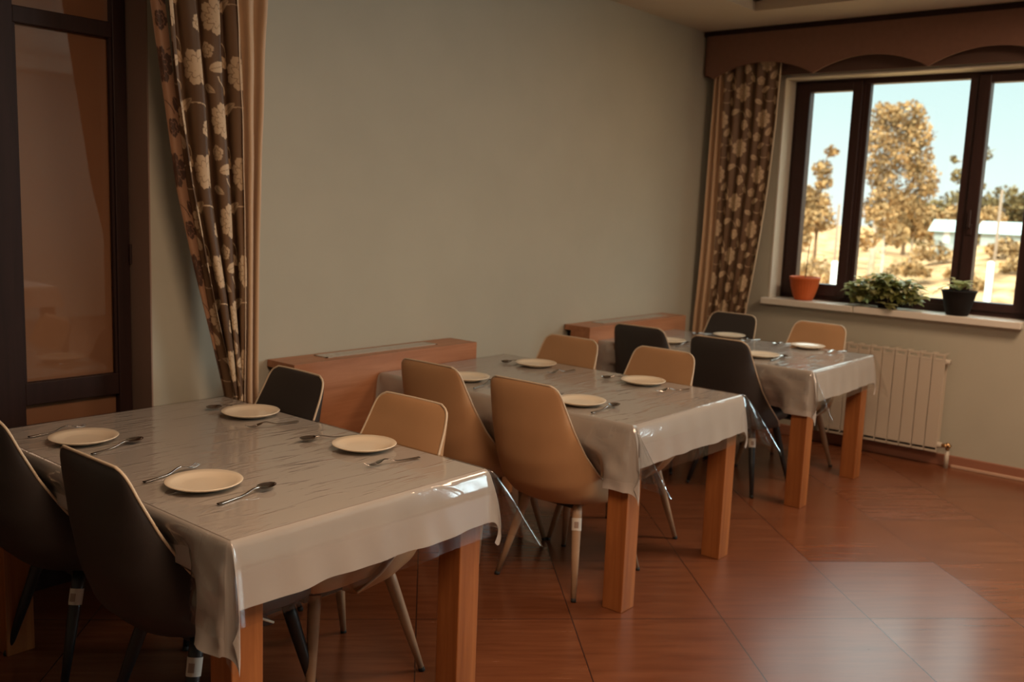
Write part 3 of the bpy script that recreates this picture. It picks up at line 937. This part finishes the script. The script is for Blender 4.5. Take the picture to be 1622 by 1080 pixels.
def make_spoon():
    t = MB()
    # length .2 along +x, bowl at +x
    rows = []
    N = 26
    # handle as flattened tube
    def zc(x): return .004+.012*math.exp(-((x-.035)/.040)**2)+.0*x
    v = []
    def strip(xs, wf, zf, th):
        P = []
        for x in xs:
            w_ = wf(x); z = zf(x)
            ring = []
            for k in range(10):
                a = 2*math.pi*k/10
                ring.append((x, w_*math.cos(a), z+th*math.sin(a)))
            ring.append(ring[0]); P.append(ring)
        return P
    xs = np.linspace(-.105, .045, 26)
    wf = lambda x: .0036+.0040*max(0, min(1, (-.04-x)/.06)) if x > -.100 else .0055
    zf = lambda x: .003+.011*math.exp(-((x-.028)/.034)**2)
    t.grid(strip(xs, wf, zf, .0020))
    # bowl
    P = []; Q = []
    for i in range(17):
        u = i/16; r = []; r2 = []
        x = .040+.060*u
        hw = .0205*math.sqrt(max(0, 1-(2*(u**.9)-1)**2)) + .0012
        for j in range(13):
            s = j/12*2-1
            dep = .010*(1-s*s)*math.sin(math.pi*min(1, max(0, u)))**.7
            z = .0135-.006*u*0-dep
            r.append((x, hw*s, z)); r2.append((x, hw*s*1.02, z-.0014))
        P.append(r); Q.append(r2[::-1])
    t.grid(P); t.grid(Q)
    return t
def make_fork():
    t = MB()
    def strip(xs, wf, zf, th, yo=lambda x: 0):
        P = []
        for x in xs:
            w_ = wf(x); z = zf(x); ring = []
            for k in range(8):
                a = 2*math.pi*k/8
                ring.append((x, yo(x)+w_*math.cos(a), z+th*math.sin(a)))
            ring.append(ring[0]); P.append(ring)
        return P
    zf = lambda x: .003+.013*math.exp(-((x-.030)/.030)**2)+.010*max(0, (x-.07)/.035)**2
    wf = lambda x: .0036+.0040*max(0, min(1, (-.04-x)/.06))
    t.grid(strip(np.linspace(-.100, .035, 24), wf, zf, .0020))
    t.grid(strip(np.linspace(.033, .060, 8), lambda x: .003+.0085*min(1, (x-.033)/.016), zf, .0013))
    for k in range(4):
        y = (k-1.5)*.0060
        t.grid(strip(np.linspace(.058, .100, 9), lambda x: .0017*(1-.5*max(0, (x-.08)/.02)), zf, .0011, lambda x: y))
    return t
plate0 = PLATE.build('plate', M['china'], smooth=True)
spoon0 = make_spoon().build('spoon', M['steel'], smooth=True)
fork0 = make_fork().build('fork', M['steel'], smooth=True)
protos_used = {'plate': False, 'spoon': False, 'fork': False}
def place(proto, name, x, y, z, rz, lb, cat, grp):
    if not protos_used[name]:
        o = proto; protos_used[name] = True
    else:
        o = proto.copy(); COL.objects.link(o)
    o.location = (x, y, z); o.rotation_euler = (0, 0, rz)
    tag(o, lb, cat, grp)
    return o

table0 = make_table()
tables = [
 dict(o=(1.233, 1.868), a=R(-.0), name='nearest',
      e=(.29, .20, .178, .19), film=(.235, .225, .215, .22),
      ears=[(nd(.55, -.8), .20, 0), (nd(1, -.25), .34, 0), (nd(1, 1), .2, 0), (nd(-1, 1), .1, 0)],
      fears=[(nd(.15, -1), .12, 2), (nd(.75, -.66), .48, 2), (nd(1, 1), .3, 1), (nd(-1, 1), .2, 1)]),
 dict(o=(3.008, 1.883), a=R(0), name='middle',
      e=(.27, .195, .178, .19), film=(.225, .235, .215, .22),
      ears=[(nd(.5, -.85), .26, 0), (nd(1, -.3), .26, 0), (nd(1, 1), .2, 0), (nd(-.9, .2), .25, 0)],
      fears=[(nd(.25, -1), .52, 3), (nd(.35, -1), .50, 3), (nd(1, 1), .3, 1), (nd(-1, .3), .3, 1)]),
 dict(o=(4.838, 1.930), a=R(0), name='farthest',
      e=(.25, .19, .178, .19), film=(.22, .22, .20, .22),
      ears=[(nd(.5, -.85), .24, 0), (nd(1, -.3), .30, 0), (nd(1, 1), .2, 0), (nd(-.9, .2), .25, 0)],
      fears=[(nd(.2, -1), .40, 2), (nd(.9, -.5), .35, 2), (nd(1, 1), .3, 1), (nd(-1, .3), .3, 1)]),
]
tlabels = {
 'nearest': ('nearest oak table with thick square legs, under a pale cloth', 'grey white cloth on the nearest table, its corner hanging at the bottom of the photo', 'clear glossy vinyl cover over the cloth of the nearest table'),
 'middle': ('middle of the three oak tables, thick square legs, between tan chairs', 'grey white cloth on the middle table, crumpled behind the tan chairs', 'clear vinyl cover with stiff pleated corners on the middle table'),
 'farthest': ('oak table with thick square legs farthest away, next to the white radiator', 'grey white cloth on the farthest table near the radiator', 'clear vinyl cover with glinting patch of light on the farthest table'),
}
ti = 0
for T in tables:
    t = table0 if ti == 0 else copy_tree(table0)
    t.location = (T['o'][0], T['o'][1], 0)
    cl_ = [(c_[1]-T['o'][0], c_[2]-T['o'][1], -1 if c_[3] == 0 else 1) for c_ in CH[ti*4:ti*4+4]]
    lt, lc, lf = tlabels[T['name']]
    tag(t, lt, 'table', 'oak dining tables in a row')
    c = skirt_cloth(T['e'], T['ears'], ZT+.003, wave=.006, seed=ti+3, push={3: 2.0}, hem=.015, chairs_=cl_, gap=.016).build('tablecloth', M['cloth'], smooth=True, weld=True, flip_up=True)
    c.location = (T['o'][0], T['o'][1], 0)
    tag(c, lc, 'tablecloth', 'cloths on the three tables')
    f_ = skirt_cloth(T['film'], T['fears'], ZT+.0055, off=.004, grow=.016, wave=.0015, seed=ti+40, hem=.01, push={3: 2.0}, chairs_=cl_, gap=.008).build('vinyl_table_cover', M['film'], smooth=True, weld=True, flip_up=True)
    f_.location = (T['o'][0], T['o'][1], 0)
    tag(f_, lf, 'table cover', 'clear covers on the three tables')
    ti += 1

ZP = ZT+.0065
settings = [  # plate x,y ; spoon (hx,hy,bx,by) ; fork (hx,hy,tx,ty) ; where
 (1.416, 2.273, (1.319, 2.098, 1.548, 2.135), (1.279, 2.399, 1.504, 2.451), 'at the nearest table in front of the nearest charcoal chair'),
 (1.404, 2.952, (1.310, 2.768, 1.536, 2.835), (1.294, 3.103, 1.492, 3.129), 'at the left end of the nearest table by the glazed partition'),
 (2.018, 2.289, (2.120, 2.425, 1.915, 2.488), (2.074, 2.078, 1.870, 2.112), 'at the nearest table in front of the tan chair'),
 (2.019, 2.925, (2.150, 3.030, 1.945, 3.096), (2.085, 2.722, 1.886, 2.755), 'at the far right corner of the nearest table, beside the curtain'),
 (3.162, 2.236, (3.017, 2.094, 3.241, 2.106), (3.05, 2.38, 3.25, 2.40), 'at the middle table, partly hidden by the nearer tan chair'),
 (3.185, 2.905, (3.020, 2.730, 3.242, 2.779), (3.06, 3.03, 3.26, 3.05), 'at the middle table, by the farther tan chair back'),
 (3.776, 2.316, (3.900, 2.440, 3.700, 2.495), (3.805, 2.095, 3.625, 2.150), 'at the right end of the middle table, before a tan chair'),
 (3.751, 2.946, (3.85, 3.045, 3.655, 3.092), (3.79, 2.735, 3.600, 2.745), 'at the far end of the middle table, close to the wall'),
 (5.058, 2.325, (4.912, 2.218, 5.160, 2.218), (4.95, 2.44, 5.15, 2.46), 'at the farthest table, by the nearer charcoal chair back'),
 (5.110, 2.965, (4.926, 2.828, 5.170, 2.863), (4.97, 3.09, 5.17, 3.10), 'at the farthest table, behind the charcoal chair nearest the wall'),
 (5.665, 2.298, (5.76, 2.440, 5.58, 2.485), (5.725, 2.085, 5.54, 2.130), 'at the farthest table before the tan chair, by the glare'),
 (5.691, 2.849, (5.74, 3.00, 5.55, 3.04), (5.74, 2.66, 5.55, 2.70), 'at the farthest table below the corner curtain'),
]
for px, py, sp_, fk, where in settings:
    place(plate0, 'plate', px, py, ZP-.0005, 0, 'round white china plate '+where, 'plate', 'white plates on the tables')
    a = math.atan2(sp_[3]-sp_[1], sp_[2]-sp_[0]); c = math.cos(a); s = math.sin(a)
    place(spoon0, 'spoon', sp_[2]-.095*c, sp_[3]-.095*s, ZP+.0005, a, 'steel spoon '+where, 'spoon', 'steel spoons beside the plates')
    a = math.atan2(fk[3]-fk[1], fk[2]-fk[0]); c = math.cos(a); s = math.sin(a)
    place(fork0, 'fork', fk[2]-.098*c, fk[3]-.098*s, ZP+.0005, a, 'steel fork '+where, 'fork', 'steel forks beside the plates')

# second row, mirrored in the partition glass
t = copy_tree(table0); t.location = (2.68, -2.0, 0)
tag(t, 'oak table of the opposite row, visible only as a reflection in the brown glass', 'table', 'tables seen in the reflection')
c = skirt_cloth((.19, .19, .18, .18), [(nd(-1, -1), .2, 0), (nd(1, -1), .2, 0), (nd(1, 1), .3, 0), (nd(-1, 1), .2, 0)], ZT+.003, wave=.008, seed=77).build('tablecloth', M['cloth'], smooth=True, weld=True, flip_up=True)
c.location = (2.68, -2.0, 0)
tag(c, 'pale cloth with hanging corner, reflected in the brown glass of the partition', 'tablecloth', 'tables seen in the reflection')
for q, (x, y, rz, lb) in enumerate(((2.95, -1.0, 0, 'tan chair reflected in the brown glass, left of the reflected table'), (2.95, -1.65, 0, 'tan chair reflected in the brown glass, behind the first reflected chair'))):
    c = copy_tree(tan0); c.location = (x, y, 0); c.rotation_euler = (0, 0, R(rz)); tag(c, lb, 'chair', 'chairs seen in the reflection'); has_sticker_off(c)

def drop_tree(o):
    for ch in list(o.children): drop_tree(ch)
    bpy.data.objects.remove(o, do_unlink=True)
drop_tree(tan0); drop_tree(grey0)

# ------------------------------------------------------------ added ceiling lamps, out of view, to brighten the room
for x, y in ((1.45, .5), (4.9, .3)):
    t = empty('fill_lamp', (x, y, 3.02)); tag(t, 'added round warm ceiling lamp, unseen above the aisle' if x < 4 else 'added round warm ceiling lamp, unseen nearer the window wall', 'lamp')
    MB().lathe([(.30, 0), (.32, -.03), (.30, -.06)], seg=40).build('housing', M['lamp'], t, smooth=False)
    MB().lathe([(.28, -.061), (.25, -.09), (.10, -.11), (.0, -.112)], seg=40, cap0=False, cap1=False).build('diffuser', M['glow'], t, smooth=True)

# ------------------------------------------------------------ pots and plants on the sill
def leaf_shape(mb, base, direction, up, L, W, curl=.3):
    d = Vector(direction).normalized(); up = Vector(up)
    s = d.cross(up)
    s = s.normalized() if s.length > 1e-4 else Vector((1, 0, 0))
    nrm = s.cross(d).normalized()
    rows = []
    for i in range(6):
        u = i/5
        c = Vector(base)+d*L*u-nrm*curl*L*u*u
        hw = W*math.sin(math.pi*min(1, .04+.96*u)**.8)*.5+.0004
        rows.append([tuple(c-s*hw+nrm*hw*.35), tuple(c), tuple(c+s*hw+nrm*hw*.35)])
    mb.grid(rows)
SZ = .987
def terracotta():
    t = empty('flower_pot', (6.505, 2.700, SZ))
    tag(t, 'ribbed orange pot with a single bare stick at the left of the sill', 'plant pot')
    f = lambda a, z: 1+.018*math.cos(28*a)*(1 if .02 < z < .14 else 0)
    MB().lathe([(.058, 0), (.066, .008), (.080, .05), (.094, .10), (.103, .142), (.106, .145), (.108, .165), (.103, .167), (.100, .150), (.090, .135), (0, .135)], seg=112, cap1=False, rfun=f).build('pot', M['terracotta'], t, smooth=True)
    MB().lathe([(.095, .136), (.05, .142), (.0, .143)], seg=24, cap0=False, cap1=False).build('soil', M['soil'], t, smooth=True)
    MB().tube([(0, .0, .13), (.005, -.004, .25), (.004, -.010, .36), (.0, -.022, .425)], [.004, .0035, .003, .002], 6).build('stick', M['twig'], t, smooth=True)
terracotta()
def bushy():
    rnd = random.Random(5)
    t = empty('potted_plant', (6.50, 2.105, SZ))
    tag(t, 'bushy trailing plant with green and pale leaves in the middle of the sill', 'plant')
    MB().lathe([(.060, 0), (.078, .09), (.084, .10), (.080, .10), (.070, .085), (0, .085)], seg=32, cap1=False).build('pot', M['potblack'], t, smooth=True)
    g = MB(); p = MB(); st = MB()
    for i in range(80):
        a = rnd.uniform(0, 2*math.pi); rr = rnd.uniform(.03, .27)
        el = math.sqrt(max(0, 1-(rr/.30)**2))
        x = math.cos(a)*rr*.42; y = math.sin(a)*rr
        z = .05+.18*el*rnd.uniform(.1, 1.0) if rr < .2 else rnd.uniform(.03, .15)
        tip = Vector((x-.02, y, z))
        st.tube([(0, 0, .08), (x*.4, y*.4, max(z, .1)+.03), tip], .002, 5)
        for k in range(8):
            aa = rnd.uniform(0, 2*math.pi)
            dd = Vector((math.cos(aa), math.sin(aa), rnd.uniform(-.35, .5)))
            leaf_shape(p if (rnd.random() < .18 or (rr > .23 and rnd.random() < .6)) else g, tip+Vector((rnd.uniform(-.02, .02), rnd.uniform(-.02, .02), rnd.uniform(-.02, .015))), dd, (0, 0, 1), rnd.uniform(.05, .08), rnd.uniform(.034, .052), rnd.uniform(.1, .5))
    for mb_ in (g, p):
        mb_.v = [(min(x, .115), y, max(z, .006) if x > -.125 else z) for x, y, z in mb_.v]
    tag(g.build('foliage', M['leaf'], t, smooth=True), 'dark green leaves')
    tag(p.build('foliage', M['leafpale'], t, smooth=True), 'pale green leaves')
    st.build('stems', M['twig'], t, smooth=True)
bushy()
def smallplant():
    rnd = random.Random(9)
    t = empty('potted_plant', (6.475, 1.657, SZ))
    tag(t, 'small rosette plant in a black pot at the right of the sill', 'plant')
    MB().lathe([(.062, 0), (.068, .006), (.092, .10), (.104, .15), (.107, .152), (.108, .160), (.103, .161), (.096, .145), (0, .145)], seg=48, cap1=False).build('pot', M['potblack'], t, smooth=True)
    MB().lathe([(.095, .146), (.0, .150)], seg=24, cap0=False, cap1=False).build('soil', M['soil'], t, smooth=True)
    g = MB()
    for i in range(34):
        a = rnd.uniform(0, 6.28); rr = rnd.uniform(0, .05)
        leaf_shape(g, (math.cos(a)*rr, math.sin(a)*rr, .155+rnd.uniform(0, .07)), (math.cos(a), math.sin(a), rnd.uniform(.0, 1.1)), (0, 0, 1), rnd.uniform(.045, .07), rnd.uniform(.032, .048), .35)
    for k in range(3):
        leaf_shape(g, (-.01, .09+.02*k, .175-.012*k), (-.3, .8, -.5), (0, 0, 1), .045, .024, .5)
    tag(g.build('foliage', M['leafpale'], t, smooth=True), 'pale green leaves')
    MB().tube([(0, .02, .15), (-.01, .07, .185), (-.01, .13, .16)], .0025, 6).build('stem', M['twig'], t, smooth=True)
smallplant()

# ------------------------------------------------------------ outdoors
M['ground'] = simple('golden_dry_grass', (.40, .24, .12), .95, spec=.05, noise=.75, nscale=1.4)
M['mound'] = simple('pale_sand_mound', (.40, .35, .26), .95, spec=.05, noise=.1, nscale=.4)
M['pale_wall'] = simple('pale_cladding', (.42, .50, .50), .7)
M['white_paint'] = simple('white_paint', (.85, .82, .78), .6)
M['roof_pale'] = simple('pale_roof', (.40, .52, .52), .6)
M['bark'] = simple('white_birch_bark', (.72, .64, .54), .8, noise=.2, nscale=6)
M['bark_b'] = simple('brown_bark', (.26, .18, .12), .9)
M['foliage_gold'] = simple('autumn_foliage', (.36, .225, .10), .8, spec=.1, noise=.65, nscale=2.6)
M['foliage_dark'] = simple('olive_foliage', (.17, .125, .055), .85, spec=.1, noise=.4, nscale=1.6)
def gz(x, y):
    k = min(1, max(0, (9.3-y)/2.2)); k = k*k*(3-2*k)
    z = -2.4+(.095+.058*k)*(min(x, 31)-7)+max(0, x-31)*.008
    return z+.10*math.sin(x*.21+y*.33)+.07*math.sin(y*.71+1.3+x*.17)
def ground():
    P = []
    for i in range(50):
        x = 6.9+ (i/49)**1.6*113
        row = []
        for j in range(60):
            y = -30+j*1.8
            z = gz(x, y)
            if x < 9: z = -2.6
            row.append((x, y, z))
        P.append(row)
    m_ = MB(); m_.grid(P)
    o = m_.build('ground', M['ground'], smooth=True); struct(o)
ground()
def tree(x, y, top, blobs, lm, bm_, label, seed, tr=.10, name='tree', n_leaf=1500, lsz=.16, group=None, trunks=None):
    """blobs: (dy, z, radius) of leaf clusters relative to the tree, absolute z."""
    rnd = random.Random(seed)
    t = empty(name, (x, y, gz(x, y)))
    tag(t, label, 'tree', group)
    b0 = gz(x, y)
    tk = MB()
    for (a, lean, tp, rr) in (trunks or [(0, .1, top-.8, tr)]):
        tk.tube([(0, a, -.2), (.05, a+lean*.4, (tp-b0)*.5), (0, a+lean, tp-b0)], [rr, rr*.75, rr*.3], 8)
    for (dy, z, r) in blobs[:8]:
        zz = max(.6, z-b0-r*1.2)
        tk.tube([(0, 0, min(zz, (top-b0)*.7)), (0, dy*.5, (zz+z-b0)/2), (0, dy, z-b0)], [rr*.45, rr*.3, .015], 5)
    tk.build('trunk', bm_, t, smooth=True)
    lf = MB()
    tot = sum(r**2 for _, _, r in blobs)
    for (dy, z, r) in blobs:
        k = int(n_leaf*r**2/tot)
        for _ in range(k):
            while True:
                q = Vector((rnd.uniform(-1, 1), rnd.uniform(-1, 1), rnd.uniform(-1, 1)))
                if q.length < 1: break
            q = q*(.75+.25*rnd.random())*r
            c = Vector((q.x, dy+q.y, z-b0+q.z*.85))
            s = lsz*rnd.uniform(.5, 1.2)
            a1 = Vector((rnd.gauss(0, 1), rnd.gauss(0, 1), rnd.gauss(0, 1))).normalized()
            a2 = a1.cross(Vector((rnd.gauss(0, 1), rnd.gauss(0, 1), rnd.gauss(0, 1)))).normalized()
            lf.add([c-a1*s, c-a2*s*.6, c+a1*s, c+a2*s*.6], [(0, 1, 2, 3)])
    lf.build('crown', lm, t)
    return t
G = M['foliage_gold']; D = M['foliage_dark']
tree(30, 10.0, 5.2, [(.35,4.75,.55),(-.35,4.7,.62),(-.7,4.2,.55),(.3,4.0,.75),(-.6,3.5,.7),(.3,3.1,.7),(-.9,2.9,.6),(-1.15,2.5,.35),(0,2.3,.7),(-.7,2.1,.6),(.5,1.9,.5),(-.1,1.5,.5)], G, M['bark'], 'tall golden leaved birch seen through the middle window pane', 1, .11, n_leaf=7500, lsz=.075, trunks=[(.35, -.1, 4.2, .11)])
tree(33, 13.4, 4.0, [(-.3,3.9,.28),(.0,3.3,.4),(-.1,2.8,.35),(.5,2.5,.3),(.2,2.1,.55),(-.1,1.5,.6)], G, M['bark_b'], 'slender golden tree seen through the left window pane, by the mullion', 2, .07, n_leaf=1500, lsz=.10)
tree(32, 13.6, 3.0, [(.3,2.3,.5),(.6,1.7,.6),(-.1,1.5,.5),(.2,.9,.7)], G, M['bark'], 'low bushy golden tree at the left edge of the left window pane', 3, .07, n_leaf=1800, lsz=.10)
tree(28, 7.15, 3.6, [(-.2,3.45,.28),(.35,2.85,.26),(.15,2.3,.3),(-.25,2.6,.18),(.5,3.3,.12)], D, M['bark_b'], 'thin sparse tree half hidden by the right mullion of the window', 4, .04, n_leaf=330, lsz=.09)
tree(34, 9.5, 2.3, [(-.6,1.7,.7),(.4,1.5,.8),(1.4,1.5,.8),(-1.5,1.7,.6)], G, M['bark'], 'low golden thicket below the tall birch', 5, .06, n_leaf=2400, lsz=.11, trunks=[(-.8, .1, 2.0, .05), (.9, 0, 2.0, .06)])
tree(27, 9.0, 2.0, [(-.3,1.2,.45),(.5,1.0,.4),(.1,1.7,.4)], G, M['bark'], 'young white stemmed birch in front of the tall birch', 6, .055, n_leaf=700, lsz=.09, trunks=[(.0, .05, 1.8, .05), (.75, .05, 1.6, .04)])
tree(40, 17.5, 2.6, [(-1,2.2,.9),(.6,1.9,.9),(0,1.2,1.2),(2.0,1.6,1.0)], G, M['bark_b'], 'rounded golden tree in the distance beyond the left pane', 7, .1, n_leaf=2200, lsz=.13)
for q, (yy, zz) in enumerate(((10.5, 2.0), (8.6, 2.25), (6.8, 2.5), (12.6, 1.9))):
    tree(44, yy+1.2, zz+1, [(0,zz+.2,1.0),(1.0,zz-.2,.9),(-1.0,zz,.95),(.4,zz-.8,1.0),(-.8,zz-.8,1.0)], D, M['bark_b'],
         ['dark olive treetops just right of the tall birch', 'dark olive tree in the distant line at the left of the right pane', 'dark olive tree at the right end of the distant line', 'distant olive trees behind the tall birch'][q], 20+q, .1, n_leaf=2200, lsz=.13, group='trees on the skyline')
md = MB(); md.superell((37, 5.0, .6), (3.0, 3.4, 1.75), 1.2, 1.0, 32, 12)
tag(md.build('sand_mound', M['mound'], smooth=True), 'pale earth mound seen through the right window pane', 'mound')
def shed(x, y, w_, d_, z0, hh, lb):
    t = empty('shed', (x, y, z0)); tag(t, lb, 'building')
    MB().box((-d_/2, -w_/2, -.8), (d_/2, w_/2, hh)).build('wall', M['pale_wall'], t)
    r_ = MB(); a = w_/2+.15
    r_.add([(-d_/2-.15, -a, hh), (-d_/2-.15, a, hh), (0, a, hh+.35), (0, -a, hh+.35), (d_/2+.15, a, hh), (d_/2+.15, -a, hh)], [(0, 1, 2, 3), (3, 2, 4, 5), (0, 3, 5), (1, 4, 2)])
    r_.build('roof', M['roof_pale'], t)
    MB().box((-d_/2-.02, -w_*.1, .1), (-d_/2, w_*.12, .75)).build('door', M['white_paint'], t)
shed(31, 8.35, .75, .8, .85, .45, 'small pale outbuilding below the sparse tree in the middle pane')
shed(31, 5.4, 3.9, 1.2, .95, .35, 'long low pale building in front of the earth mound')
for q, (x, y, z0, z1, r_) in enumerate(((20, 4.6, -1.8, .86, .062), (20, 7.66, -1.8, .66, .07))):
    t = MB(); t.tube([(0, 0, 0), (0, 0, z1-z0-.02), (0, 0, z1-z0)], [r_, r_, r_*.5], 14)
    tag(t.build('bollard', M['white_paint'], smooth=True, loc=(x, y, z0)), ['thick white post in the right window pane', 'thick white post in the left window pane'][q], 'post', 'white posts outside')
for q, (x, y, z1) in enumerate(((22, 5.0, 2.3), (22, 8.45, 1.9))):
    t = MB(); t.tube([(0, 0, 0), (0, 0, z1+1.9)], [.035, .028], 8)
    tag(t.build('pole', M['bark_b'], smooth=True, loc=(x, y, -1.9)), ['thin grey pole in the right window pane', 'thin grey pole in the left window pane'][q], 'pole', 'thin poles outside')
rs = random.Random(31)
for q, (x, y, r_) in enumerate(((26, 8.9, .35), (24, 7.2, .25), (27, 7.7, .4), (25, 10.6, .3), (28, 11.3, .5), (23, 9.9, .28), (29, 9.0, .45), (25, 5.2, .25), (27, 5.9, .35), (24, 6.2, .22), (29, 12.6, .5), (22, 8.3, .2), (27, 10.2, .35), (23, 5.6, .2))):
    z0 = gz(x, y)
    tree(x, y, z0+r_*1.6, [(0, z0+r_*.8, r_), (r_*.9, z0+r_*.5, r_*.7), (-r_*.9, z0+r_*.5, r_*.75)], G, M['bark_b'],
         'low golden shrub on the grassy slope outside the window', 60+q, .03, name='shrub', n_leaf=420, lsz=.07, group='golden shrubs on the slope')
rl = MB()
for z in (-.42, -.12):
    rl.box((17, 2.0, z), (17.04, 13, z+.06))
for k in range(9):
    rl.box((17, 2.2+k*1.3, -2.0), (17.05, 2.26+k*1.3, .0))
tag(rl.build('fence', M['white_paint']), 'low white rail fence outside along the foot of the slope', 'fence')
